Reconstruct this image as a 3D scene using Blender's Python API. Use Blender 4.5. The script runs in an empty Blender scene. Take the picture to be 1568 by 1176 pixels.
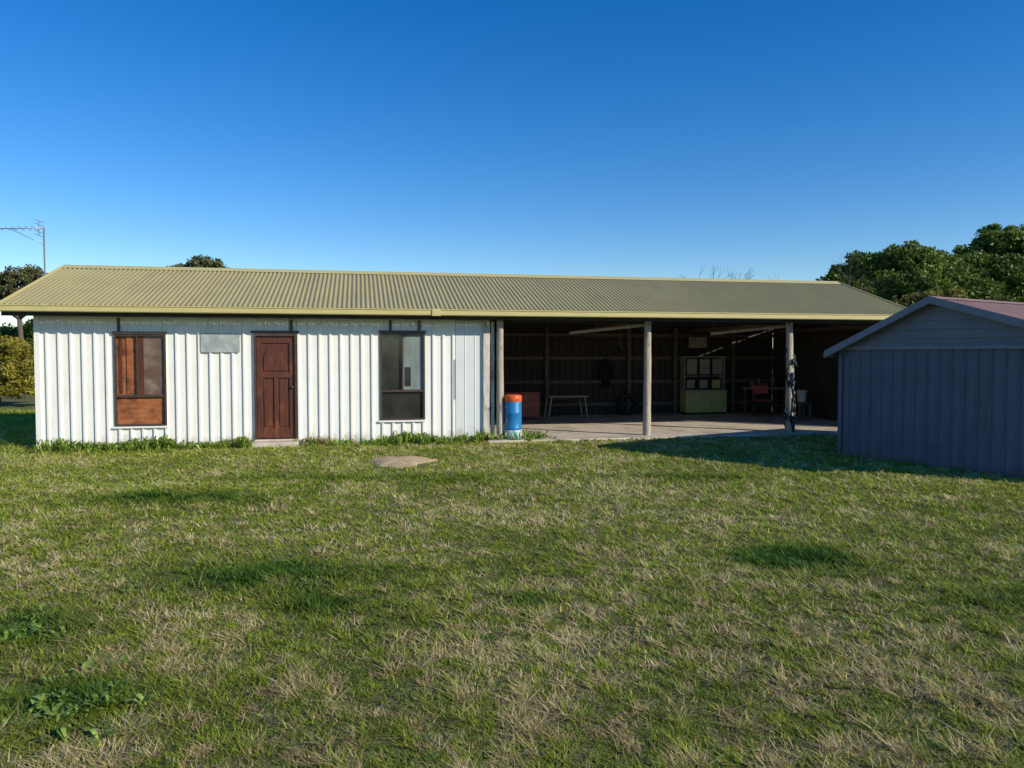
import bpy, math, numpy as np
from mathutils import Vector, Matrix
rng=np.random.default_rng(7)
sc=bpy.context.scene
sc.view_settings.view_transform='Standard'; sc.view_settings.look='None'; sc.view_settings.exposure=0
COL=sc.collection
# ---------------------------------------------------------------- world / sun / camera
SAZ=math.radians(118.0); SEL=math.radians(25.5)
S=Vector((math.sin(SAZ)*math.cos(SEL),math.cos(SAZ)*math.cos(SEL),math.sin(SEL)))
w=bpy.data.worlds.new("World"); sc.world=w; w.use_nodes=True
nt=w.node_tree; bg=nt.nodes['Background']
sky=nt.nodes.new('ShaderNodeTexSky'); sky.sky_type='NISHITA'; sky.sun_disc=False
sky.sun_elevation=SEL; sky.sun_rotation=SAZ; sky.air_density=1.0; sky.dust_density=0.0; sky.ozone_density=3.5
hs=nt.nodes.new('ShaderNodeHueSaturation'); hs.inputs['Hue'].default_value=0.510; hs.inputs['Saturation'].default_value=1.38; hs.inputs['Value'].default_value=1.06
nt.links.new(sky.outputs[0],hs.inputs['Color']); nt.links.new(hs.outputs[0],bg.inputs[0]); bg.inputs[1].default_value=0.14
L=bpy.data.lights.new("sun","SUN"); L.energy=5.0; L.angle=math.radians(0.5); L.color=(1,0.92,0.76)
lo=bpy.data.objects.new("sun",L); COL.objects.link(lo); lo.rotation_euler=(-S).to_track_quat('-Z','Y').to_euler(); lo.location=(10,-10,20)
cam=bpy.data.cameras.new("camera"); co=bpy.data.objects.new("camera",cam); COL.objects.link(co); sc.camera=co
cam.sensor_width=36; cam.lens=26.4; cam.clip_end=6000
co.location=(0,0,1.75); co.rotation_euler=(math.radians(90-2.25),0,0)

# ---------------------------------------------------------------- helpers
def mat(name,c1,c2=None,scale=5,rough=0.7,bump=0.0,bscale=40,metal=0.0,stretch=(1,1,1),lo_=0.35,hi=0.65,c3=None,scale3=1.0,lo3=0.5,hi3=0.7,stretch3=(1,1,1),spec=0.4):
    m=bpy.data.materials.new(name); m.use_nodes=True; n=m.node_tree.nodes; l=m.node_tree.links
    p=n['Principled BSDF']; p.inputs['Roughness'].default_value=rough; p.inputs['Metallic'].default_value=metal
    p.inputs['Specular IOR Level'].default_value=spec
    if c2 is None: c2=tuple(c*0.7 for c in c1)
    tc=n.new('ShaderNodeTexCoord')
    def layer(a,b,sc_,st,lo2,hi2,det=6):
        mp=n.new('ShaderNodeMapping'); mp.inputs['Scale'].default_value=st
        l.new(tc.outputs['Object'],mp.inputs[0])
        nz=n.new('ShaderNodeTexNoise'); nz.inputs['Scale'].default_value=sc_; nz.inputs['Detail'].default_value=det; nz.inputs['Roughness'].default_value=0.65
        l.new(mp.outputs[0],nz.inputs['Vector'])
        mr=n.new('ShaderNodeMapRange'); mr.inputs[1].default_value=lo2; mr.inputs[2].default_value=hi2
        l.new(nz.outputs[0],mr.inputs[0])
        mx=n.new('ShaderNodeMix'); mx.data_type='RGBA'; l.new(mr.outputs[0],mx.inputs['Factor'])
        for s,v in (('A',a),('B',b)):
            sk=[i for i in mx.inputs if i.name==s and i.type=='RGBA'][0]
            if isinstance(v,tuple): sk.default_value=(*v,1)
            else: l.new(v,sk)
        return [o for o in mx.outputs if o.type=='RGBA'][0]
    out=layer(tuple(c1),tuple(c2),scale,stretch,lo_,hi)
    if c3: out=layer(out,tuple(c3),scale3,stretch3,lo3,hi3)
    l.new(out,p.inputs['Base Color'])
    if bump>0:
        nb=n.new('ShaderNodeTexNoise'); nb.inputs['Scale'].default_value=bscale; nb.inputs['Detail'].default_value=5
        mp=n.new('ShaderNodeMapping'); mp.inputs['Scale'].default_value=stretch; l.new(tc.outputs['Object'],mp.inputs[0]); l.new(mp.outputs[0],nb.inputs['Vector'])
        b=n.new('ShaderNodeBump'); b.inputs['Strength'].default_value=bump; b.inputs['Distance'].default_value=0.02
        l.new(nb.outputs[0],b.inputs['Height']); l.new(b.outputs[0],p.inputs['Normal'])
    return m
def leafmat(name,transl=0.3,rough=0.55):
    m=bpy.data.materials.new(name); m.use_nodes=True; n=m.node_tree.nodes; l=m.node_tree.links
    p=n['Principled BSDF']; p.inputs['Roughness'].default_value=rough; p.inputs['Specular IOR Level'].default_value=0.3
    a=n.new('ShaderNodeAttribute'); a.attribute_name='Col'
    l.new(a.outputs['Color'],p.inputs['Base Color'])
    t=n.new('ShaderNodeBsdfTranslucent'); l.new(a.outputs['Color'],t.inputs[0])
    mx=n.new('ShaderNodeMixShader'); mx.inputs[0].default_value=transl
    l.new(p.outputs[0],mx.inputs[1]); l.new(t.outputs[0],mx.inputs[2]); l.new(mx.outputs[0],n['Material Output'].inputs[0])
    return m
def link(o,parent=None):
    COL.objects.link(o)
    if parent: o.parent=parent
    return o
def empty(name,loc=(0,0,0),rz=0):
    e=bpy.data.objects.new(name,None); e.location=loc; e.rotation_euler=(0,0,rz); e.empty_display_size=.3; COL.objects.link(e); return e
def mesh(name,V,F,m,parent=None,smooth=False):
    me=bpy.data.meshes.new(name); me.from_pydata([tuple(v) for v in V],[],F); me.update()
    if m: me.materials.append(m)
    if smooth: me.polygons.foreach_set('use_smooth',[True]*len(me.polygons))
    return link(bpy.data.objects.new(name,me),parent)
def npmesh(name,V,F,m,cols=None,parent=None,smooth=False):
    me=bpy.data.meshes.new(name); V=np.asarray(V,dtype=np.float32); F=np.asarray(F,dtype=np.int32)
    me.vertices.add(len(V)); me.vertices.foreach_set('co',V.ravel())
    me.loops.add(F.size); me.loops.foreach_set('vertex_index',F.ravel())
    me.polygons.add(len(F)); me.polygons.foreach_set('loop_start',np.arange(len(F),dtype=np.int32)*F.shape[1])
    me.update(calc_edges=True)
    if smooth: me.polygons.foreach_set('use_smooth',[True]*len(F))
    if cols is not None:
        a=me.color_attributes.new('Col','FLOAT_COLOR','POINT'); c=np.ones((len(V),4),dtype=np.float32); c[:,:3]=cols; a.data.foreach_set('color',c.ravel())
    me.materials.append(m)
    return link(bpy.data.objects.new(name,me),parent)
def box(name,a,b,m,parent=None,bev=0.0,M=None):
    x0,y0,z0=a; x1,y1,z1=b
    V=[Vector(p) for p in ((x0,y0,z0),(x1,y0,z0),(x1,y1,z0),(x0,y1,z0),(x0,y0,z1),(x1,y0,z1),(x1,y1,z1),(x0,y1,z1))]
    if M: V=[M@v for v in V]
    o=mesh(name,V,[(0,3,2,1),(4,5,6,7),(0,1,5,4),(1,2,6,5),(2,3,7,6),(3,0,4,7)],m,parent)
    if bev>0:
        md=o.modifiers.new('b','BEVEL'); md.width=bev; md.segments=2
    return o
def beam(name,p,q,wd,ht,m,parent=None):
    p=Vector(p);q=Vector(q); d=(q-p); Ln=d.length
    M=Matrix.Translation(p)@d.to_track_quat('X','Z').to_matrix().to_4x4()
    return box(name,(0,-wd/2,-ht/2),(Ln,wd/2,ht/2),m,parent,M=M)
def tubes(segs,n=7):
    V=[];F=[]
    for p,q,r0,r1 in segs:
        p=np.array(p,float);q=np.array(q,float); d=q-p; ln=np.linalg.norm(d)
        if ln<1e-6: continue
        d/=ln; a=np.cross(d,[0,0,1.] if abs(d[2])<.9 else [1.,0,0]); a/=np.linalg.norm(a); b=np.cross(d,a); k=len(V)
        for c,r in((p,r0),(q,r1)):
            for i in range(n):
                t=2*math.pi*i/n; V.append(c+r*(a*math.cos(t)+b*math.sin(t)))
        for i in range(n):
            j=(i+1)%n; F.append((k+i,k+j,k+n+j,k+n+i))
        F.append(tuple(k+n+i for i in range(n))); F.append(tuple(k+n-1-i for i in range(n)))
    return V,F
def lathe(name,prof,m,parent=None,n=32,smooth=True,M=None):
    V=[];F=[]
    for r,z in prof:
        for i in range(n):
            t=2*math.pi*i/n; V.append(Vector((r*math.cos(t),r*math.sin(t),z)))
    for k in range(len(prof)-1):
        for i in range(n):
            j=(i+1)%n; F.append((k*n+i,k*n+j,(k+1)*n+j,(k+1)*n+i))
    if M: V=[M@v for v in V]
    return mesh(name,V,F,m,parent,smooth)
_g={}
def vn(x,y,s,seed):
    if seed not in _g: _g[seed]=np.random.default_rng(seed).random((256,256))
    g=_g[seed]; x=np.asarray(x)*s+1000.37; y=np.asarray(y)*s+1000.73
    xi=np.floor(x).astype(int); yi=np.floor(y).astype(int); fx=x-xi; fy=y-yi; fx=fx*fx*(3-2*fx); fy=fy*fy*(3-2*fy)
    a=g[xi%256,yi%256];b=g[(xi+1)%256,yi%256];c=g[xi%256,(yi+1)%256];d=g[(xi+1)%256,(yi+1)%256]
    return (a*(1-fx)+b*fx)*(1-fy)+(c*(1-fx)+d*fx)*fy
def fbm(x,y,s,seed,o=4):
    t=0;A=1;N=0
    for i in range(o):
        t=t+A*vn(x,y,s*2**i,seed+i); N+=A; A*=.55
    return t/N
def ribbed(name,x0,x1,z0,z1,y,m,parent,pitch=.2,flat=.14,slope=.012,h=.03,phase=0.0,ydir=-1,axis='x'):
    f=z1 if callable(z1) else (lambda x:z1)
    bp=[]
    k0=int(math.floor((x0-phase)/pitch))-1
    for k in range(k0,int((x1-phase)/pitch)+2):
        b=phase+k*pitch
        for dx,o in((0,0),(flat,0),(flat+slope,h),(pitch-slope,h)): bp.append((b+dx,o))
    bp.sort()
    def off(x):
        for (a,oa),(b,ob) in zip(bp,bp[1:]):
            if a<=x<=b: return oa+(ob-oa)*(x-a)/(b-a) if b>a else oa
        return 0
    pts=[(x0,off(x0))]+[p for p in bp if x0<p[0]<x1]+[(x1,off(x1))]
    V=[];F=[]
    for x,o in pts:
        yy=y+ydir*o
        for zz in (z0,f(x)): V.append((x,yy,zz) if axis=='x' else (yy,x,zz))
    for i in range(len(pts)-1): F.append((2*i,2*i+2,2*i+3,2*i+1))
    return mesh(name,V,F,m,parent)
def corrug(name,x0,x1,A,B,m,parent,pitch=.09,amp=.011,n=8):
    N=int((x1-x0)/pitch*n); xs=np.linspace(x0,x1,N+1); o=amp*np.sin(2*np.pi*xs/pitch)
    A=np.array(A,float);B=np.array(B,float); d=B-A; nn=np.array([-d[1],d[0]]); nn/=np.linalg.norm(nn)
    if nn[1]<0: nn=-nn
    K=4; V=np.zeros(((N+1)*K,3))
    for k in range(K):
        c=A+d*k/(K-1); V[k::K,0]=xs; V[k::K,1]=c[0]+o*nn[0]; V[k::K,2]=c[1]+o*nn[1]
    F=[(i*K+k,(i+1)*K+k,(i+1)*K+k+1,i*K+k+1) for i in range(N) for k in range(K-1)]
    return npmesh(name,V,F,m,parent=parent,smooth=True)

# ---------------------------------------------------------------- materials
M_white=mat("white_cladding",(.86,.84,.78),(.80,.78,.72),2.5,.45,c3=(.58,.54,.45),scale3=1.2,lo3=.60,hi3=.95,stretch3=(6,6,.5))
def add_base_dirt(m,z0,z1,col):
    n=m.node_tree.nodes;l=m.node_tree.links;p=n['Principled BSDF']; src=p.inputs['Base Color'].links[0].from_socket
    g=n.new('ShaderNodeNewGeometry'); sx=n.new('ShaderNodeSeparateXYZ'); l.new(g.outputs['Position'],sx.inputs[0])
    nz=n.new('ShaderNodeTexNoise'); nz.inputs['Scale'].default_value=5; nz.inputs['Detail'].default_value=8
    l.new(g.outputs['Position'],nz.inputs['Vector'])
    ma=n.new('ShaderNodeMath'); ma.operation='MULTIPLY_ADD'; ma.inputs[1].default_value=0.6; l.new(nz.outputs[0],ma.inputs[0]); l.new(sx.outputs[2],ma.inputs[2])
    mr=n.new('ShaderNodeMapRange'); mr.inputs[1].default_value=z0+.25; mr.inputs[2].default_value=z1+.25; mr.inputs[3].default_value=1; mr.inputs[4].default_value=0
    l.new(ma.outputs[0],mr.inputs[0])
    mx=n.new('ShaderNodeMix'); mx.data_type='RGBA'; l.new(mr.outputs[0],mx.inputs['Factor'])
    l.new(src,[i for i in mx.inputs if i.name=='A' and i.type=='RGBA'][0]); [i for i in mx.inputs if i.name=='B' and i.type=='RGBA'][0].default_value=(*col,1)
    l.new([o for o in mx.outputs if o.type=='RGBA'][0],p.inputs['Base Color'])
add_base_dirt(M_white,0.02,.25,(.42,.38,.28))
M_roof=mat("olive_roof_steel",(.41,.35,.155),(.365,.31,.14),1.2,.5,c3=(.27,.235,.125),scale3=.8,lo3=.5,hi3=.9,stretch3=(3,.5,.5),spec=.3)
M_gutter=mat("olive_gutter",(.58,.495,.21),(.50,.43,.18),3,.4,stretch=(1,5,5))
M_dark=mat("dark_timber",(.05,.035,.025),(.025,.02,.017),6,.8)
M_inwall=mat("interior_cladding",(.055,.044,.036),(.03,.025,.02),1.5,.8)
M_conc=mat("concrete",(.64,.55,.44),(.50,.43,.34),2,.9,bump=.3,c3=(.26,.21,.15),scale3=1.4,lo3=.5,hi3=.72)
M_post=mat("weathered_post",(.52,.46,.36),(.30,.25,.20),8,.85,bump=.5,bscale=20,stretch=(5,5,.5),c3=(.12,.10,.08),scale3=5,lo3=.60,hi3=.75,stretch3=(1,1,.5))
M_truss=mat("truss_timber",(.15,.12,.09),(.09,.07,.05),6,.8)
M_wood=mat("red_brown_door",(.13,.038,.02),(.065,.022,.013),3,.5,stretch=(8,8,.7),c3=(.30,.09,.035),scale3=1.6,lo3=.55,hi3=.8,stretch3=(2,2,1))
M_ply=mat("orange_plywood",(.42,.15,.05),(.22,.065,.025),2.5,.55,stretch=(1,1,5),c3=(.07,.022,.012),scale3=3,lo3=.5,hi3=.68)
M_frame=mat("bronze_frame",(.085,.055,.04),(.05,.035,.028),6,.4)
M_glassdk=mat("dark_glass",(.018,.020,.020),(.04,.042,.038),2.5,.08,spec=.6)
M_glassdust=mat("dusty_glass",(.19,.115,.08),(.10,.055,.04),2.0,.35,spec=.5,c3=(.25,.19,.15),scale3=3)
M_vent=mat("louvre_panel",(.38,.41,.39),(.27,.30,.30),4,.4,c3=(.52,.54,.51),scale3=6)
M_panerefl=mat("painted_pane_reflection",(.26,.30,.28),(.15,.18,.17),3,.5,stretch=(1,1,.3))  # grey reflection painted into the pane colour

# ---------------------------------------------------------------- ground
def axis(lim,near,step):
    a=list(np.arange(-near,near+1e-6,step)); v=near; s=step
    while v<lim: s*=1.35; v+=s; a.append(v); a.insert(0,-v)
    return np.array(a)
def gh(x,y):
    d=np.clip((13.0-np.asarray(y)+.2*np.asarray(x))/3,0,1)
    return (fbm(x,y,.45,50,3)-.5)*.10*d
xs=axis(3000,14,.35); ys=axis(3000,14,.35)+8
X,Y=np.meshgrid(xs,ys,indexing='ij'); Z=gh(X,Y); Z[(abs(X)>13.5)|(Y<-5)]*=.3
V=np.stack([X.ravel(),Y.ravel(),Z.ravel()],1); ny=len(ys)
i,j=np.meshgrid(np.arange(len(xs)-1),np.arange(ny-1),indexing='ij'); b=(i*ny+j).ravel()
F=np.stack([b,b+ny,b+ny+1,b+1],1)
M_ground=mat("lawn_soil",(.14,.165,.028),(.23,.20,.08),6,.95,bump=1.0,bscale=45,c3=(.05,.06,.013),scale3=14,lo3=.42,hi3=.62)
npmesh("ground",V,F,M_ground,smooth=True)

# ---------------------------------------------------------------- main shed
TH=math.atan(0.2025); P0=Vector((-8.6,13.6,0))
def SE(name,u=0,v=0,z=0,rot=0):
    c,s=math.cos(TH),math.sin(TH)
    return empty(name,(P0.x+u*c-v*s,P0.y+u*s+v*c,z),TH+rot)
shed=SE("farm_shed")
WE=8.30; UE=17.75; D=5.3; WH=2.52
ops=[(1.29,2.19,.42,2.12),(3.75,4.54,.12,2.15),(6.12,7.0,.45,2.17)]
cur=0
for k,(a,b_,z0,z1) in enumerate(ops):
    ribbed("front_cladding",cur,a,-.02,WH,0,M_white,shed)
    if z0>.2: ribbed("cladding_below",a,b_,-.02,z0,0,M_white,shed)
    ribbed("cladding_above",a,b_,z1,WH,0,M_white,shed)
    cur=b_
ribbed("front_cladding",cur,7.62,-.02,WH,0,M_white,shed)
M_white2=mat("bluish_white_panel",(.68,.71,.70),(.62,.65,.65),2,.5,c3=(.48,.48,.45),scale3=1.3,lo3=.6,hi3=.9,stretch3=(5,5,.6))
add_base_dirt(M_white2,0.02,.35,(.36,.32,.22))
ribbed("end_sheet",7.62,WE-.13,.02,2.44,-.012,M_white2,shed,pitch=.2,flat=.17,h=.008,phase=7.62)
beam("conduit",(7.60,-.045,.85),(7.60,-.045,1.65),.012,.012,mat("rusty_strip",(.18,.10,.05)),shed)
box("corner_trim",(-.03,-.035,-.02),(.06,.03,WH),M_white,shed)
ribbed("left_wall",0,D,-.02,lambda y:2.5+ (min(y,D-y))*.33,0,M_white,shed,axis='y')
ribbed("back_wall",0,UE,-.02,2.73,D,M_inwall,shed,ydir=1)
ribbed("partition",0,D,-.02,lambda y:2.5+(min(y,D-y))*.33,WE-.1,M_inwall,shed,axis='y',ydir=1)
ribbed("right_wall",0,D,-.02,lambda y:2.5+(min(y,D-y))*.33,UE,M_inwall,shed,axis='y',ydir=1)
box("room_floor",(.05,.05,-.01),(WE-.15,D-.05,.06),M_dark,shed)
RV=2.62; RZ=3.63; EZ=2.63; EV=-.42
U0,U1=-.42,17.98
corrug("roof_front",U0,U1,(EV+.02,EZ),(RV,RZ),M_roof,shed)
corrug("roof_back",U0,U1,(D+.42,EZ-.02),(RV,RZ),M_roof,shed)
V=[];
for u in (U0-.02,U1+.02):
    V+=[(u,RV-.20,RZ-.055),(u,RV,RZ+.035),(u,RV+.20,RZ-.055)]
mesh("ridge_cap",V,[(0,3,4,1),(1,4,5,2)],M_gutter,shed)
for u in (U0-.02,U1+.005):
    for a,b_ in (((EV,EZ),(RV,RZ)),((D+.42,EZ-.02),(RV,RZ))):
        V=[(u,a[0],a[1]-.13),(u+.02,a[0],a[1]-.13),(u+.02,a[0],a[1]+.03),(u,a[0],a[1]+.03),(u,b_[0],b_[1]-.13),(u+.02,b_[0],b_[1]-.13),(u+.02,b_[0],b_[1]+.035),(u,b_[0],b_[1]+.035)]
        mesh("barge_board",V,[(0,1,2,3),(4,7,6,5),(0,4,5,1),(1,5,6,2),(2,6,7,3),(3,7,4,0)],M_gutter,shed)
pr=[(EV+.02,2.50),(EV-.085,2.50),(EV-.10,2.515),(EV-.10,2.595),(EV-.115,2.605),(EV-.115,2.622),(EV-.095,2.625),(EV-.09,2.53),(EV+.015,2.525),(EV+.015,2.60)]
for a,b_ in ((U0,7.18),(7.19,U1)):
    V=[(u,y,z) for u in (a,b_) for y,z in pr]; n=len(pr)
    mesh("gutter",V,[(i,n+i,n+i+1,i+1) for i in range(n-1)]+[tuple(range(n)),],M_gutter,shed)
box("gutter_joint",(7.10,EV-.120,2.495),(7.27,EV-.05,2.63),M_gutter,shed)
box("fascia",(U0+.02,EV+.03,2.43),(U1-.02,EV+.06,2.60),M_dark,shed)
box("wall_plate",(0.07,.04,2.40),(WE,.13,2.55),M_dark,shed)
for k in range(15):
    u=.3+k*1.25
    beam("rafter_tail",(u,EV+.06,2.53),(u,.1,2.68),.05,.09,M_dark,shed)
box("bay_beam",(WE-.05,.02,2.40),(UE,.10,2.56),M_dark,shed)
for u in (WE+.12,11.75,15.08,UE-.12):
    beam("truss_chord",(u,.05,2.42),(u,D-.05,2.42),.045,.10,M_truss,shed)
    beam("truss_top",(u,-.3,2.58),(u,RV,3.54),.045,.10,M_truss,shed)
    beam("truss_top",(u,D+.3,2.56),(u,RV,3.54),.045,.10,M_truss,shed)
    beam("truss_web",(u+.03,1.4,2.45),(u+.03,RV,3.5),.04,.08,M_truss,shed)
    beam("truss_web",(u+.03,3.9,2.45),(u+.03,RV,3.5),.04,.08,M_truss,shed)
    if u>9 and u<17:
        beam("knee_brace",(u-.03,.12,2.38),(u-1.5,.9,2.22),.05,.06,M_post,shed)
for v in (.4,1.3,2.2,3.1,4.0,4.9):
    z=2.5+(EZ-2.5)+min(v+.42,D+.42-v)*.329-.08
    beam("purlin",(WE,v,z),(UE,v,z),.06,.05,M_truss,shed)
for z in (.35,.98,1.65,2.3): beam("girt",(WE,D-.06,z),(UE,D-.06,z),.05,.09,M_truss,shed)
for u in (10.8,13.2,14.6,16.4): beam("back_post",(u,D-.12,0),(u,D-.12,2.5),.10,.10,M_truss,shed)
box("concrete_floor",(WE-.1,-.5,-.06),(UE+.1,D-.02,.045),M_conc,shed,bev=.015)
def pole(name,u,v,r,h,seed,lean=(0,0)):
    r2=np.random.default_rng(seed); n=14;K=12;V=[];F=[]
    for k in range(K+1):
        z=h*k/K; rr=r*(1.08-.16*k/K)*(1+r2.uniform(-.03,.03)); cx=u+lean[0]*k/K+r2.uniform(-.004,.004); cy=v+lean[1]*k/K
        for i in range(n):
            t=2*math.pi*i/n; q=rr*(1+.04*math.sin(3*t+k*.4)); V.append((cx+q*math.cos(t),cy+q*math.sin(t),z))
    for k in range(K):
        for i in range(n):
            j=(i+1)%n; F.append((k*n+i,k*n+j,(k+1)*n+j,(k+1)*n+i))
    return mesh(name,V,F,M_post,shed,True)
pole("post",8.50,-.14,.072,2.45,1); pole("post",11.68,-.06,.078,2.45,2); pole("post",15.02,-.06,.08,2.45,3,(-.05,0)); pole("post",17.6,-.04,.08,2.42,4)
M_edge=mat("flaking_white_post",(.66,.63,.57),(.45,.39,.32),3,.8,stretch=(4,4,1),c3=(.16,.11,.08),scale3=4,lo3=.56,hi3=.66)
box("corner_post",(8.17,-.07,0),(8.31,.08,2.5),M_edge,shed,bev=.008)
box("corner_strip",(8.335,-.05,.0),(8.40,.02,2.42),M_edge,shed,bev=.005)
M_black=mat("black_plastic",(.015,.015,.016),(.03,.03,.03),6,.45)
segs=[];r2=np.random.default_rng(5)
for k in range(56):
    z=r2.uniform(.0,1.0) if k<34 else r2.uniform(.9,2.0); t=r2.uniform(0,6.28); rr=.09 if z>.7 else .11
    p=np.array([15.0+rr*math.cos(t),-.06+rr*math.sin(t),z]); q=p+np.array([r2.uniform(-.05,.07),r2.uniform(-.03,.03),-r2.uniform(.1,.32)]); q[2]=max(q[2],.03)
    segs.append((p,q,r2.uniform(.02,.045),r2.uniform(.008,.03)))
V,F=tubes(segs,7); mesh("torn_wrapping",V,F,M_black,shed,True)
def window(u0,u1,z0,z1,zd,split,pL,pR,pB):
    t=.035
    box("frame_jamb",(u0,-.03,z0),(u0+t,.07,z1),M_frame,shed); box("frame_jamb",(u1-t,-.03,z0),(u1,.07,z1),M_frame,shed)
    box("frame_head",(u0+t,-.03,z1-t),(u1-t,.07,z1),M_frame,shed); box("frame_sill",(u0+t,-.045,z0),(u1-t,.07,z0+t),M_frame,shed)
    box("transom",(u0+t,-.025,zd-.022),(u1-t,.06,zd+.022),M_frame,shed)
    um=u0+(u1-u0)*split
    box("mullion",(um-.016,-.02,zd+.022),(um+.016,.05,z1-t),M_frame,shed)
    box("pane_left",(u0+t,.030,zd+.022),(um-.016,.036,z1-t),pL,shed)
    box("pane_right",(um+.016,.018,zd+.022),(u1-t,.024,z1-t),pR,shed)
    box("pane_bottom",(u0+t,.028,z0+t),(u1-t,.034,zd-.022),pB,shed)
    box("sill_flashing",(u0-.03,-.055,z0-.035),(u1+.03,-.031,z0-.003),M_white,shed)
window(1.29,2.19,.42,2.12,.98,.44,M_ply,M_glassdust,M_ply)
window(6.12,7.0,.45,2.17,1.03,.50,M_glassdk,M_panerefl,M_glassdk)
box("dark_glass_patch",(6.60,.012,1.12),(6.72,.017,1.5),M_glassdk,shed)  # dark glass patch breaking up the painted pane reflection
box("pane_dark_board",(1.36,.018,1.03),(1.42,.029,2.05),M_wood,shed)  # darker red-brown board across part of the left pane
box("inner_bar",(1.50,.01,1.03),(1.60,.028,2.08),M_ply,shed)
box("inner_board",(1.69,.010,1.003),(1.79,.0175,2.08),M_wood,shed)
for a,b_,z in ((1.27,2.21,2.123),(6.10,7.02,2.173),(3.70,4.58,2.153)):
    box("lintel",(a,-.05,z),(b_,-.032,z+.05),M_frame,shed)
for u,z in ((1.36,2.17),(4.42,2.2),(6.3,2.22),(6.86,2.22)): box("hanger",(u,-.045,z+.004),(u+.05,-.032,2.42),M_frame,shed)
box("vent_panel",(2.80,-.045,1.79),(3.50,-.031,2.13),M_vent,shed)
box("vent_rim",(2.79,-.05,2.131),(3.51,-.03,2.145),M_frame,shed)
# ---- door
a,b_=3.75,4.54
box("door_jamb",(a,-.045,.12),(a+.04,.08,2.15),M_frame,shed); box("door_jamb",(b_-.04,-.045,.12),(b_,.08,2.15),M_frame,shed)
box("door_head",(a+.04,-.045,2.10),(b_-.04,.08,2.15),M_frame,shed)
dl,dr=a+.045,b_-.045; y=.02
box("door_leaf",(dl,y,.14),(dr,y+.035,2.095),M_wood,shed)
st=.10; mid=(dl+dr)/2
def rel(n_,x0,z0,x1,z1,d=.026): box(n_,(x0,y-d,z0),(x1,y-.0005,z1),M_wood,shed,bev=.004)
rel("stile",dl,.14,dl+st,2.095);rel("stile",dr-st,.14,dr,2.095)
for z0,z1 in ((.142,.33),(1.30,1.40),(1.97,2.093)): rel("rail",dl+st+.001,z0,dr-st-.001,z1)
for z0,z1 in ((.331,1.299),): rel("muntin",mid-.035,z0,mid+.035,z1)
for xa,xb in ((dl+st+.03,mid-.065),(mid+.065,dr-st-.03)):
    for z0,z1 in ((.37,1.26),): rel("raised_panel",xa,z0,xb,z1,.014)
V=[];K=12
cx=mid; rw=(dr-dl)/2-st-.03
for d in (.020,.0005):
    V.append((cx-rw,y-d,1.44)); V.append((cx+rw,y-d,1.44))
    for k in range(K+1):
        t=math.pi*k/K; V.append((cx+rw*math.cos(t),y-d,1.64+.26*math.sin(t)))
n=K+3; order=[0,1]+list(range(2,n)); F=[tuple(order)]+[(order[i],order[(i+1)%n],order[(i+1)%n]+n,order[i]+n) for i in range(n)]
mesh("arched_panel",V,F,M_wood,shed)
lathe("knob",[(0,-.05),(.02,-.05),(.028,-.035),(.02,-.02),(.01,0),(.01,.01)],M_frame,shed,16,M=Matrix.Translation((dr-.05,y-.02,1.12))@Matrix.Rotation(math.radians(-90),4,'X'))
box("door_step",(3.72,-.35,-.05),(4.57,-.04,.09),M_conc,shed,bev=.015)
box("threshold",(3.75,-.05,.091),(4.54,.05,.12),M_conc,shed)

# ---------------------------------------------------------------- small grey shed
ga=math.atan2(-.854,.52)
gs=empty("garden_shed",(5.70,13.0,0),ga)
M_grey=mat("blue_grey_steel",(.105,.122,.175),(.085,.10,.145),2,.5,c3=(.065,.07,.09),scale3=1.4,lo3=.55,hi3=.8,stretch3=(4,4,.5),spec=.25)
add_base_dirt(M_grey,0,.2,(.10,.095,.08))
M_gable=mat("gable_steel",(.15,.165,.19),(.11,.12,.145),2,.5)
M_greytrim=mat("grey_trim",(.17,.19,.225),(.13,.145,.18),4,.5)
M_pink=mat("faded_red_roof",(.33,.20,.165),(.27,.165,.135),2,.6)
W=4.0; GH=1.86; PK=2.60; GL=4.6; XP=1.62
ribbed("gable_wall",0,W,-.03,GH,0,M_grey,gs,pitch=.19,flat=.14,slope=.018,h=.026)
ribbed("back_gable",0,W,-.03,GH,GL,M_grey,gs,pitch=.19,flat=.15,h=.016,ydir=1)
ribbed("near_side",0,GL,-.03,GH,W,M_grey,gs,pitch=.19,flat=.15,h=.016,axis='y',ydir=1)
ribbed("far_side",0,GL,-.03,GH,0,M_grey,gs,pitch=.19,flat=.15,h=.016,axis='y',ydir=-1)
nl=5; HT=PK-.03-GH
for yb in (.0,GL):
    for k in range(nl):
        h0=(HT-.02)*k/nl; h1=(HT-.02)*(k+1)/nl
        xl=lambda h:XP*h/HT
        xr=lambda h:W-(W-XP)*h/HT
        s=-1 if yb==0 else 1
        mesh("gable_lap",[(xl(h0),yb+s*.022,GH+h0),(xr(h0),yb+s*.022,GH+h0),(xr(h1),yb+s*.002,GH+h1),(xl(h1),yb+s*.002,GH+h1)],[(0,1,2,3)],M_gable,gs)
box("gable_trim",(-.02,-.045,GH-.03),(W+.02,-.027,GH+.03),M_greytrim,gs)
box("corner_trim",(-.03,-.034,-.03),(.04,-.0275,GH-.031),M_grey,gs)
ov=.18
def zr(x):
    return PK+.02-(PK-GH)*((XP-x)/XP if x<XP else (x-XP)/(W-XP))
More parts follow.
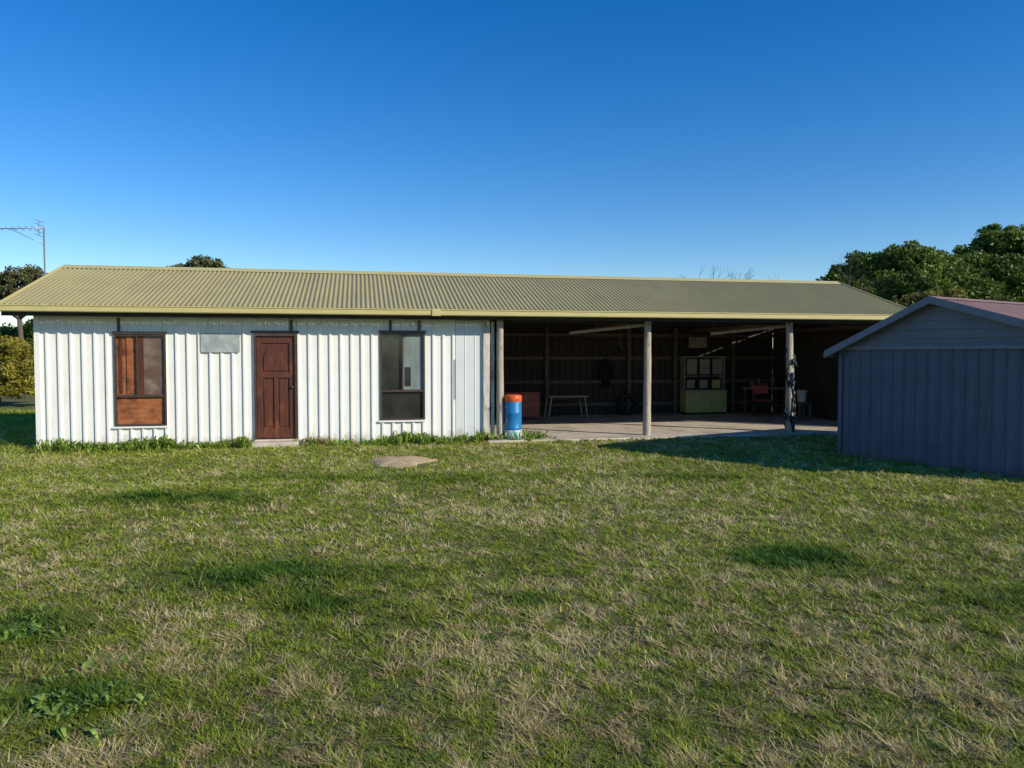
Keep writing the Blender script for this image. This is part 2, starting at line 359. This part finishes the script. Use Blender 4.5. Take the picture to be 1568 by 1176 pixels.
def roofsheet(name,xe):
    pitch=.09;N=int((GL+.4)/pitch*8);ys_=np.linspace(-.18,GL+.22,N+1);o=.010*np.sin(2*np.pi*ys_/pitch)
    V=np.zeros(((N+1)*2,3)); V[0::2,0]=xe;V[1::2,0]=XP;V[0::2,1]=ys_;V[1::2,1]=ys_;V[0::2,2]=zr(xe)+o;V[1::2,2]=PK+.02+o
    npmesh(name,V,[(2*i,2*i+1,2*i+3,2*i+2) for i in range(N)],M_pink,parent=gs,smooth=True)
roofsheet("roof_left",-ov); roofsheet("roof_right",W+ov)
mesh("ridge_cap",[(XP-.15,-.19,zr(XP-.15)+.02),(XP,-.19,PK+.045),(XP+.15,-.19,zr(XP+.15)+.02),(XP-.15,GL+.2,zr(XP-.15)+.02),(XP,GL+.2,PK+.045),(XP+.15,GL+.2,zr(XP+.15)+.02)],[(0,1,4,3),(1,2,5,4)],M_pink,gs)
for xe in (-ov-.02,W+ov+.02):
    ze=zr(xe); y0=-.21; dz=.10
    V=[(xe,y0,ze-dz),(xe,y0,ze+.02),(XP,y0,PK+.045),(XP,y0,PK+.045-dz-.01)]
    V+=[(p[0],p[1]+.02,p[2]) for p in V]
    mesh("barge_board",V,[(0,1,2,3),(4,7,6,5),(0,4,5,1),(1,5,6,2),(2,6,7,3),(3,7,4,0)],M_greytrim,gs)
    mesh("rake_soffit",[(xe,-.19,ze-.07),(XP,-.19,PK-.06),(XP,-.02,PK-.06),(xe,-.02,ze-.07)],[(0,1,2,3)],M_greytrim,gs)
    box("side_fascia",(min(xe,xe+.02),-.19,ze-.09),(max(xe,xe+.02),GL+.2,ze+.0),M_greytrim,gs)

# ---------------------------------------------------------------- objects in and near the open bays
dr_=SE("plastic_drum",8.76,-.17,0)
M_blue=mat("blue_plastic",(.015,.20,.46),(.012,.15,.36),4,.4,c3=(.45,.55,.62),scale3=4.5,lo3=.60,hi3=.64)
M_or=mat("orange_plastic",(.75,.13,.03),(.6,.09,.02),4,.4)
lathe("body",[(0,.0),(.165,.0),(.175,.02),(.175,.25),(.182,.265),(.175,.28),(.175,.56),(.182,.575),(.175,.59),(.175,.80),(.16,.84)],M_blue,dr_)
lathe("collar",[(.176,.80),(.180,.805),(.180,.91),(.165,.93),(.12,.94),(0,.94)],M_or,dr_)
lathe("label",[(.1775,.06),(.178,.062),(.178,.23),(.1775,.232)],mat("label",(.65,.66,.6),(.1,.35,.3),9,.5,lo_=.5,hi=.55),dr_)
ty=SE("tyre",13.1,4.98,0)
pr=[(.19,-.07),(.20,-.085),(.25,-.10),(.29,-.09),(.305,-.07),(.31,-.03),(.31,.03),(.305,.07),(.29,.09),(.25,.10),(.20,.085),(.19,.07),(.19,-.07)]
lathe("rubber",pr,mat("rubber",(.012,.012,.012),(.022,.02,.018),8,.7),ty,40,M=Matrix.Translation((0,0,.35))@Matrix.Rotation(math.radians(80),4,'X'))
kd=SE("kitchen_dresser",14.75,4.75,.045)
M_lime=mat("lime_paint",(.50,.52,.20),(.38,.40,.15),4,.5)
M_cream=mat("cream_paint",(.36,.34,.26),(.24,.23,.18),4,.5)
box("base",(0,0,.06),(1.25,.42,.66),M_lime,kd,bev=.006); box("plinth",(.03,.04,0),(1.22,.40,.06),M_dark,kd)
for k in range(3):
    x=.03+k*.405
    box("drawer",(x,-.018,.50),(x+.385,-.001,.64),M_lime,kd,bev=.005); box("cupboard_door",(x,-.018,.09),(x+.385,-.001,.48),M_lime,kd,bev=.005)
    box("handle",(x+.16,-.035,.565),(x+.23,-.019,.58),M_frame,kd); box("handle",(x+.33,-.035,.30),(x+.345,-.019,.38),M_frame,kd)
box("worktop",(-.02,-.03,.661),(1.27,.42,.70),M_cream,kd)
box("hutch_side",(0,.12,.701),(.03,.42,1.62),M_cream,kd);box("hutch_side",(1.22,.12,.701),(1.25,.42,1.62),M_cream,kd);box("hutch_top",(-.02,.10,1.621),(1.27,.42,1.65),M_cream,kd)
box("hutch_back",(.03,.40,.701),(1.22,.418,1.62),M_dark,kd)
box("hutch_shelf",(.031,.13,1.08),(1.219,.399,1.10),M_cream,kd)
for x in (.04,.43,.82):
    box("pane",(x+.04,.125,1.14),(x+.35,.13,1.58),M_cream,kd)
    box("pane_low",(x+.06,.16,.74),(x+.30,.20,.98),M_cream if x<.8 else M_lime,kd)
cs=SE("chest_of_drawers",9.35,3.9,.045)
M_red=mat("red_stained_wood",(.32,.07,.035),(.20,.045,.025),3,.5,stretch=(1,4,4))
box("carcass",(0,0,.08),(.95,.45,.70),M_red,cs,bev=.006); box("top",(-.02,-.02,.701),(.97,.46,.73),M_red,cs,bev=.004)
for x in (.04,.89):
    for yy in (.03,.38): box("foot",(x-.02,yy,0),(x+.03,yy+.05,.08),M_red,cs)
for k in range(3):
    box("drawer",(.03,-.02,.10+k*.2),(.92,-.001,.285+k*.2),M_red,cs,bev=.006)
    for x in (.22,.73): box("pull",(x-.04,-.04,.19+k*.2),(x+.04,-.021,.20+k*.2),M_frame,cs)
tb=SE("table",10.5,3.7,.045)
M_tb=mat("worn_table",(.35,.30,.22),(.22,.18,.13),5,.6)
box("top",(0,0,.60),(1.05,.6,.63),M_tb,tb,bev=.004)
for x0,x1 in ((.08,.0),(.97,1.05)):
    for y0 in (.05,.55): beam("leg",(x1,y0,0),(x0,y0,.6),.03,.03,M_tb,tb)
box("apron",(.08,.05,.53),(.97,.07,.599),M_dark,tb)
ch=SE("chair",16.35,3.8,.045,math.radians(-20))
M_redc=mat("red_vinyl",(.45,.06,.04),(.33,.04,.03),4,.4)
box("seat",(0,0,.42),(.42,.42,.47),M_redc,ch,bev=.02); box("backrest",(.0,.38,.60),(.42,.42,.85),M_redc,ch,bev=.015)
V,F=tubes([((x,y0,0),(x,y0,.42 if y0<.2 else .85),.012,.012) for x in (.02,.40) for y0 in (.02,.40)],8); mesh("legs",V,F,M_frame,ch,True)
wb=SE("workbench",16.9,4.2,.045)
box("top",(-.4,0,.72),(.7,.6,.77),M_tb,wb)
for x in (-.36,.62):
    for yy in (.03,.53): box("leg",(x,yy,0),(x+.06,yy+.06,.719),M_truss,wb)
box("shelf",(-.3,.05,.25),(.62,.55,.28),M_truss,wb)
# small clutter on the bench: tins
M_tin=mat("tin",(.25,.10,.07),(.15,.17,.2),20,.4,lo_=.48,hi=.52)
for i_,(x,h_,rr) in enumerate(((-.25,.16,.06),(-.05,.22,.05),(.14,.12,.07),(.38,.25,.06))):
    lathe("tin",[(0,.0),(rr,.0),(rr,h_),(rr*.9,h_+.01),(0,h_+.01)],M_tin,wb,14,M=Matrix.Translation((x,.3,.771)))
bk=SE("bucket",17.0,2.6,.045)
lathe("pail",[(0,.005),(.10,.005),(.105,.01),(.13,.30),(.137,.305),(.137,.315),(.125,.315),(.10,.02),(0,.02)],mat("white_plastic",(.6,.6,.58)),bk,M=Matrix.Translation((0,0,.46)))
box("stool_top",(-.18,-.18,.42),(.18,.18,.455),M_truss,bk)
for x in (-.17,.12):
    for yy in (-.17,.12): box("stool_leg",(x,yy,0),(x+.05,yy+.05,.42),M_truss,bk)
hj=SE("hanging_jacket",12.5,5.08,0)
outl=[(-.05,1.62),(.05,1.62),(.10,1.55),(.18,1.45),(.20,1.10),(.14,1.08),(.12,1.25),(.11,.85),(.03,.80),(-.10,.84),(-.11,1.22),(-.15,1.06),(-.20,1.10),(-.17,1.44),(-.10,1.56)]
V=[(x,.0+.03*math.sin(z*9+x*20),z) for x,z in outl]+[(x*.9,.10,z) for x,z in outl]; n=len(outl)
mesh("cloth",V,[tuple(range(n))]+[(i,i+n,(i+1)%n+n,(i+1)%n) for i in range(n)],mat("black_cloth",(.006,.006,.006),(.01,.01,.01),5,.9),hj)
sb=SE("wall_sign",15.0,5.12,0)
box("board",(0,0,1.95),(.55,.02,2.25),M_cream,sb); box("border",(-.02,.021,1.93),(.57,.03,2.27),M_frame,sb)
rp=SE("hanging_rope",11.75,1.6,0)
pts=[(.0+.10*math.sin(t),0.02*math.cos(t*2),2.13+.27*math.cos(t)) for t in np.linspace(0,2*math.pi,20)]
V,F=tubes([(pts[i],pts[i+1],.008,.008) for i in range(19)],6); mesh("loop",V,F,M_truss,rp,True)

# ---------------------------------------------------------------- TV antenna
ta=SE("tv_antenna",-1.87,5.5,0)
M_al=mat("aluminium",(.40,.40,.40),(.28,.28,.28),8,.4,metal=.6)
segs=[((0,0,0),(0,0,4.88),.022,.018)]
bd=np.array([-1,-.02,-.05]); b0=np.array([.05,0,4.86])
segs.append((b0,b0+bd*1.9,.013,.013)); 
for k in range(12):
    c=b0+bd*(.1+k*.15); l_=.36-.018*k; segs.append((c+np.array([0.05,-l_,0]),c+np.array([-.05,l_,0]),.006,.006))
segs.append(((0,0,4.45),b0+bd*.8,.008,.008))
c=b0+bd*.18
for dz in (-.18,-.09,.09,.18): segs.append((c+np.array([.02,-.3,dz]),c+np.array([.02,.3,dz]),.006,.006))
segs.append((c+np.array([.02,0,-.18]),c+np.array([.02,0,.18]),.008,.008))
V,F=tubes(segs,6); mesh("mast_and_elements",V,F,M_al,ta,True)

# ---------------------------------------------------------------- trees
M_leaf=leafmat("foliage",.25,.5); M_bark=mat("bark",(.14,.11,.085),(.08,.065,.05),6,.9,bump=.5)
def rotset(n,r):
    a=r.normal(size=(n,3)); a/=np.linalg.norm(a,axis=1)[:,None]; b=r.normal(size=(n,3)); b=np.cross(a,b); b/=np.linalg.norm(b,axis=1)[:,None]; return a,b
def crown(clumps,nl,ls,pal,r,sub=26,flatt=.75):
    P=[];C=[]
    pal=np.array(pal)
    tot=sum(c[3]**2 for c in clumps)
    for (x,y,z,R) in clumps:
        n=int(nl*R*R/tot); ns=max(6,int(sub*R))
        d=r.normal(size=(ns,3)); d/=np.linalg.norm(d,axis=1)[:,None]; d[:,2]=np.abs(d[:,2])*1.0-.25*(r.random(ns)<.4)
        rad=R*r.uniform(.55,1.0,ns)
        sc_=np.array([x,y,z])+d*rad[:,None]*np.array([1,1,flatt])
        sr=R*r.uniform(.20,.36,ns); tone=r.random(ns)
        k=r.integers(0,ns,n); q=r.normal(size=(n,3)); q/=np.linalg.norm(q,axis=1)[:,None]; q*=(r.random(n)**.45)[:,None]
        p=sc_[k]+q*sr[k][:,None]*np.array([1,1,.7]); P.append(p)
        t=np.clip(tone[k]*.6+r.random(n)*.4,0,.999); t2=t*(len(pal)-1); i0=t2.astype(int); f=(t2-i0)[:,None]
        c=pal[i0]*(1-f)+pal[np.minimum(i0+1,len(pal)-1)]*f
        C.append(c*r.uniform(.75,1.25,n)[:,None])
    P=np.concatenate(P);C=np.concatenate(C);n=len(P)
    a,b=rotset(n,r); s=ls*r.uniform(.6,1.3,n)[:,None]
    V=np.stack([P-a*s,P+b*s*.45,P+a*s,P-b*s*.45],1).reshape(-1,3)
    return V,np.arange(4*n).reshape(-1,4),np.repeat(C,4,0)
def tree(name,base,clumps,nl,ls,pal,seed,trunk=.18,sub=26):
    r=np.random.default_rng(seed); e=empty(name,base)
    V,F,C=crown(clumps,nl,ls,pal,r,sub); npmesh("crown",V,F,M_leaf,C,e)
    zt=max(.4,min(c[2]-c[3]*.6 for c in clumps)); segs=[((0,0,-.1),(.05,.03,zt*.5),trunk*1.25,trunk),((.05,.03,zt*.5),(0,0,zt),trunk,trunk*.8)]
    for (x,y,z,R) in clumps:
        mid=np.array([x*.5,y*.5,zt+(z-zt)*.6])+r.normal(size=3)*.1
        segs.append(((0,0,zt),mid,trunk*.6,trunk*.35)); segs.append((mid,(x,y,z),trunk*.35,trunk*.15))
        for k in range(5):
            dd=r.normal(size=3); dd/=np.linalg.norm(dd); dd[2]=abs(dd[2]); segs.append(((x,y,z),np.array([x,y,z])+dd*R*.85,trunk*.15,.008))
    V,F=tubes(segs,7); mesh("trunk_and_limbs",V,F,M_bark,e,True)
    return e
G=[(.04,.065,.012),(.09,.145,.022),(.15,.22,.032),(.23,.31,.045)]
tree("coastal_tree",(17.2,34,0),[(-2.6,0,4.5,1.2),(-1.2,.3,5.2,1.4),(.3,-.4,5.6,1.4),(1.7,0,5.2,1.5),(3.0,0,5.0,1.4),(0,-1.4,4.2,1.7),(-1.8,-1.2,3.6,1.6),(1.8,-1.4,4.0,1.7),(3.3,-1,3.6,1.6),(0,-1,2.6,1.6)],120000,.10,G,11,.25,46)
tree("coastal_tree",(23.2,35,0),[(-2.2,0,5.6,1.4),(-.4,0,6.6,1.5),(1.4,.2,6.6,1.6),(3.0,0,6.2,1.7),(-1.4,-1.4,4.6,1.8),(.8,-1.4,5.2,1.9),(3,-1.2,4.6,1.9),(-2.6,-.8,3.8,1.5),(.5,-1.6,3.4,1.8)],120000,.10,G,12,.28,46)
tree("olive_bush",(16.6,30,0),[(-1,0,3.2,.9),(0,.2,3.7,.9),(1.0,0,3.4,1.0),(2.0,0,2.9,.9),(-1.2,0,1.4,1.1),(.8,0,1.3,1.2)],36000,.07,[(.09,.09,.015),(.18,.17,.03),(.28,.24,.05)],13,.1,36)
tree("gum_tree",(-12.4,30,0),[(-.7,0,4.95,.6),(.1,0,5.2,.7),(.8,.1,5.0,.55),(0,0,4.2,.9),(-.5,0,3.4,.9)],9000,.08,[(.05,.07,.03),(.12,.15,.06),(.21,.21,.10)],14,.14,40)
tree("gum_tree",(-19.3,29.5,0),[(-1.4,0,4.1,1.2),(.2,0,4.5,.9),(1.1,.2,4.3,.8),(-.4,-.3,3.8,1.1),(1.2,0,3.9,.7)],22000,.065,[(.06,.06,.03),(.12,.13,.05),(.20,.17,.07)],15,.11,50)
tree("yellow_bush",(-17.5,25.5,0),[(-1.6,0,1.6,1.0),(-.5,0,1.8,.9),(.4,.2,1.7,.85),(-1.0,-.3,.7,.9),(.1,-.3,.6,.9),(1.3,.3,1.3,.8),(1.2,-.2,.5,.8),(.9,0,1.0,.8)],46000,.055,[(.13,.13,.02),(.26,.24,.03),(.40,.32,.05)],16,.06,46)
tree("dark_bush",(-21.5,32,0),[(0,0,2.0,1.4),(1.8,0,2.3,1.4),(3.6,.5,1.8,1.3),(-1.5,0,1.5,1.2)],24000,.08,G,17,.1,36)
r=np.random.default_rng(33); cl=[]
for k in range(110):
    x=-110+k*2.0+r.uniform(-1,1); cl.append((x,62+r.uniform(-5,5),r.uniform(.6,1.8),r.uniform(1.6,2.4)))
V,F,C=crown(cl,60000,.28,[(.04,.07,.02),(.10,.14,.035),(.18,.19,.05)],r,8); npmesh("distant_trees",V,F,M_leaf,C)
def bare(name,base,h,seed,spread=.5):
    r=np.random.default_rng(seed); segs=[]
    def rec(p,d,l,rad,k):
        q=p+d*l; segs.append((p,q,rad,rad*.7))
        if k==0: return
        for _ in range(3):
            nd=d+r.normal(size=3)*spread; nd[2]=abs(nd[2])*.8+.15; nd/=np.linalg.norm(nd); rec(q,nd,l*r.uniform(.6,.85),rad*.6,k-1)
    rec(np.zeros(3),np.array([0,0,1.]),h*.36,.05,5)
    e=empty(name,base); V,F=tubes(segs,4); mesh("branches",V,F,M_bark,e)
bare("bare_tree",(7.9,30,0),4.45,3,.36); bare("bare_tree",(12.9,31,0),5.0,8,.4)

# ---------------------------------------------------------------- grass
N=1100000
r=np.random.default_rng(101)
Ya=(r.random(N)*(math.sqrt(23)-math.sqrt(2.3))+math.sqrt(2.3))**2
Xa=Ya*r.uniform(-.82,.82,N)
tx=np.round(Xa/.09+vn(Xa,Ya,3,80)*2); tyy=np.round(Ya/.09+vn(Xa,Ya,3,81)*2)
hsh=np.abs(np.sin(tx*12.9898+tyy*78.233)*43758.5453)%1
hs2=np.abs(np.sin(tx*39.346+tyy*11.135)*24634.6345)%1
c,s=math.cos(TH),math.sin(TH)
U=(Xa-P0.x)*c+(Ya-P0.y)*s; Vv=-(Xa-P0.x)*s+(Ya-P0.y)*c
ins=(U>-.03)&(U<UE+.1)&(Vv>-.03)&(Vv<D+.03)
ins|=(U>WE-.1)&(U<UE+.1)&(Vv>-.5)&(Vv<0)
ins|=(U>3.7)&(U<4.6)&(Vv>-.35)&(Vv<0)
gx=(Xa-5.7)*math.cos(ga)+(Ya-13)*math.sin(ga); gy=-(Xa-5.7)*math.sin(ga)+(Ya-13)*math.cos(ga)
ins|=(gx>0)&(gx<W)&(gy>0)&(gy<GL)
sd=((Xa+1.8)/.55)**2+((Ya-12.1)/.7)**2
sand=np.clip(1.35-sd+(fbm(Xa,Ya,5,70)-.5)*1.6,0,1)
den=fbm(Xa,Ya,9,20,3)
keep=(~ins)&(r.random(N)>sand*.985)&(r.random(N)<np.clip(.4+2.0*(den-.33)+.3*(hsh-.5),.25,1))
Xa,Ya,U,Vv,den,hsh,hs2=[q[keep] for q in (Xa,Ya,U,Vv,den,hsh,hs2)]; n=len(Xa)
def patch(x0,y0,rx,ry): return np.exp(-(((Xa-x0)/rx)**2+((Ya-y0)/ry)**2))
lush=1.3*patch(-1.9,5.95,.75,.35)+1.2*patch(2.45,6.3,.5,.45)+.9*patch(-3.9,9,1.2,.4)+.9*patch(.1,5.3,.25,.12)+.8*patch(-1.3,5.3,.35,.2)+.6*patch(3.6,5.2,.6,.3)+.9*patch(-2.2,3.7,.35,.3)+.7*patch(-3.1,4.8,.4,.4)+.5*patch(-2,10.5,2.5,.3)+.5*patch(2.6,10.6,1.5,.3)
lush*=np.clip(-.45+2.9*fbm(Xa,Ya,3.5,60,3),0,1.3)
near=np.exp(-np.clip(-Vv,0,9)/.45)*(U<9.5)
big=fbm(Xa,Ya,.35,30,3); medi=fbm(Xa,Ya,1.7,35,3); fine=fbm(Xa,Ya,9,40,2)
dry=.335+.55*(big-.5)+.75*(medi-.5)+1.5*(fine-.5)+.55*(hs2-.5)+.15*np.clip((6-Ya)/4,0,1)-.9*lush-.6*near-.10*np.clip((Ya-6)/5,0,1)
pd=np.clip((dry-.20)/.60,.07,.8)
isd=r.random(n)<pd
gA=np.array([.125,.195,.014]);gB=np.array([.37,.43,.04]);gL=np.array([.062,.135,.012])
dA=np.array([.36,.25,.10]);dB=np.array([.80,.64,.34])
t=np.clip(.6*r.random(n)+.9*(medi-.5)+.4*(hsh-.5)+.3,0,1)[:,None]
ck=np.where(isd[:,None],dA*(1-t)+dB*t,gA*(1-t)+gB*t)
lm=np.clip(lush*1.1,0,1)[:,None]; ck=ck*(1-lm)+(gL*r.uniform(.6,1.5,n)[:,None])*lm
ck*=r.uniform(.65,1.3,n)[:,None]*(1.05+.25*np.clip((Ya-4)/6,0,1))[:,None]  # far blades painted brighter to make up for the low sun
dist=np.sqrt(Xa**2+Ya**2)
hgt=r.uniform(.008,.026,n)*(.7+1.3*hsh**2)*(1+1.0*np.clip(fine-.4,0,1))*(1+.8*np.clip(lush,0,1))*(1+2.2*near*r.random(n))*(.8+.04*np.minimum(dist,10))
wd=r.uniform(.0016,.0036,n)*(dist/3)**.75*np.where(lush>.4,1.3,1)
az=r.uniform(0,2*math.pi,n); lean=r.uniform(.5,2.6,n)*np.where(isd,1.3,1.0)
zb=gh(Xa,Ya)-.003+r.uniform(0,.008,n)
az2=az+r.uniform(-.7,.7,n)+math.pi/2
bx=np.cos(az2)*wd;by=np.sin(az2)*wd
B=np.stack([Xa,Ya,zb],1)
V=np.empty((n,3,3)); V[:,0]=B; V[:,0,0]-=bx;V[:,0,1]-=by; V[:,1]=B; V[:,1,0]+=bx; V[:,1,1]+=by
V[:,2,0]=Xa+np.cos(az)*hgt*lean; V[:,2,1]=Ya+np.sin(az)*hgt*lean; V[:,2,2]=zb+hgt
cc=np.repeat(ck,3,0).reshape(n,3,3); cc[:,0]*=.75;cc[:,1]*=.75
M_grass=leafmat("grass_blades",.32,.6)
npmesh("grass",V.reshape(-1,3),np.arange(3*n).reshape(-1,3),M_grass,np.clip(cc,0,.85).reshape(-1,3))

# ---------------------------------------------------------------- broadleaf weeds
def weeds(name,items,seed,pal):
    r=np.random.default_rng(seed); Vs=[];Fs=[];Cs=[];k=0;pal=np.array(pal)
    prof=[(0,.12,0),(.3,.7,.45),(.6,1,.75),(.85,.7,.85),(1,.04,.72)]
    for (x,y,R,H,nl) in items:
        z0=float(gh(x,y))
        for _ in range(nl):
            a=r.uniform(0,2*math.pi); l=R*r.uniform(.5,1.1); h=H*r.uniform(.4,1.1); wdt=l*r.uniform(.28,.42)
            ox,oy=r.normal(size=2)*R*.25; dx,dy=math.cos(a),math.sin(a); c=pal[r.integers(len(pal))]*r.uniform(.7,1.3)
            for (t,wf,hf) in prof:
                wig=1+r.uniform(-.25,.25)
                for sgn in (-1,1):
                    Vs.append((x+ox+dx*l*t-dy*wdt*wf*sgn*wig*.5,y+oy+dy*l*t+dx*wdt*wf*sgn*wig*.5,z0+h*hf+wdt*.15*wf)); Cs.append(c)
            for i in range(4): Fs.append((k+2*i,k+2*i+1,k+2*i+3,k+2*i+2))
            k+=10
    npmesh(name,Vs,Fs,M_leaf,np.array(Cs),smooth=False)
wp=[(.12,.20,.03),(.18,.28,.045),(.26,.36,.07)]
it=[]
for k in range(28): it.append((-2.3+r.normal()*.22,3.68+r.normal()*.18,r.uniform(.05,.09),r.uniform(.03,.08),12))
weeds("broadleaf_weed",it,1,wp)
it=[(-3.15+r.normal()*.18,4.75+r.normal()*.22,r.uniform(.05,.10),r.uniform(.04,.09),11) for k in range(18)]
weeds("broadleaf_weed",it,2,wp)
it=[]
for k in range(800):
    x=r.uniform(-7,7);y=r.uniform(2.6,11)
    if abs(x)<y*.9: it.append((x,y,r.uniform(.018,.04),r.uniform(.012,.03),7))
for (x0,y0,sx,sy,m_) in ((-1.9,5.95,.5,.22,70),(2.45,6.3,.35,.3,44),(.12,5.3,.12,.06,6),(-.16,4.6,.06,.04,3),(3.6,5.2,.3,.2,9),(-2.6,5.6,.3,.15,14)):
    for k in range(m_): it.append((x0+r.normal()*sx,y0+r.normal()*sy,r.uniform(.03,.06),r.uniform(.02,.05),9))
weeds("lawn_weeds",it,3,[(.08,.15,.02),(.12,.20,.03),(.17,.26,.045)])
it=[];
def sw(u,v): return P0.x+u*c-v*s, P0.y+u*s+v*c
for k in range(460):
    u=r.choice([r.uniform(.1,3.6),r.uniform(.5,2.6),r.uniform(4.7,8.4),r.uniform(2.6,3.7),r.uniform(6.2,9.6)]); v=-abs(r.normal())*.22-.06
    x,y=sw(u,v); hh=.09+.24*float(vn(u,0,1.3,90))**1.5; it.append((x,y,r.uniform(.05,.13),hh*r.uniform(.5,1.3),10))
for k in range(60):
    u=r.uniform(9.5,17.5); x,y=sw(u,-.55-abs(r.normal())*.08); it.append((x,y,r.uniform(.04,.09),r.uniform(.03,.08),9))
weeds("wall_weeds",it,4,[(.12,.21,.02),(.20,.31,.04),(.31,.41,.08)])
it=[]
for u0,n_ in ((4.75,14),(3.5,6),(8.2,12),(5.1,8)):
    for k in range(n_):
        x,y=sw(u0+r.normal()*.12,-.12-abs(r.normal())*.1); it.append((x,y,r.uniform(.04,.09),r.uniform(.06,.2),10))
weeds("dry_weeds",it,5,[(.36,.20,.08),(.48,.33,.16),(.28,.24,.08)])
# bare sandy soil: a low lumpy mound
K=48;R_=10;V=[];F=[]
r=np.random.default_rng(4)
for q in range(R_+1):
    for i in range(K):
        t=2*math.pi*i/K; rr=q/R_; w_=1+.14*math.sin(3*t)+.10*math.sin(5*t+1)+.06*math.sin(11*t)
        x=-1.8+.52*rr*w_*math.cos(t); yy=12.2+.62*rr*w_*math.sin(t)
        V.append((x,yy,float(gh(x,yy))+.06*(1-rr**2)+(.030*(float(fbm(x,yy,9,77,3))-.5) if q<R_ else 0)+.004-(.02 if q==R_ else 0)))
for q in range(R_):
    for i in range(K):
        j=(i+1)%K; F.append((q*K+i,(q+1)*K+i,(q+1)*K+j,q*K+j))
mesh("bare_soil",V,F,mat("sandy_soil",(.64,.47,.28),(.42,.30,.17),9,.95,bump=.6,bscale=30),smooth=True)
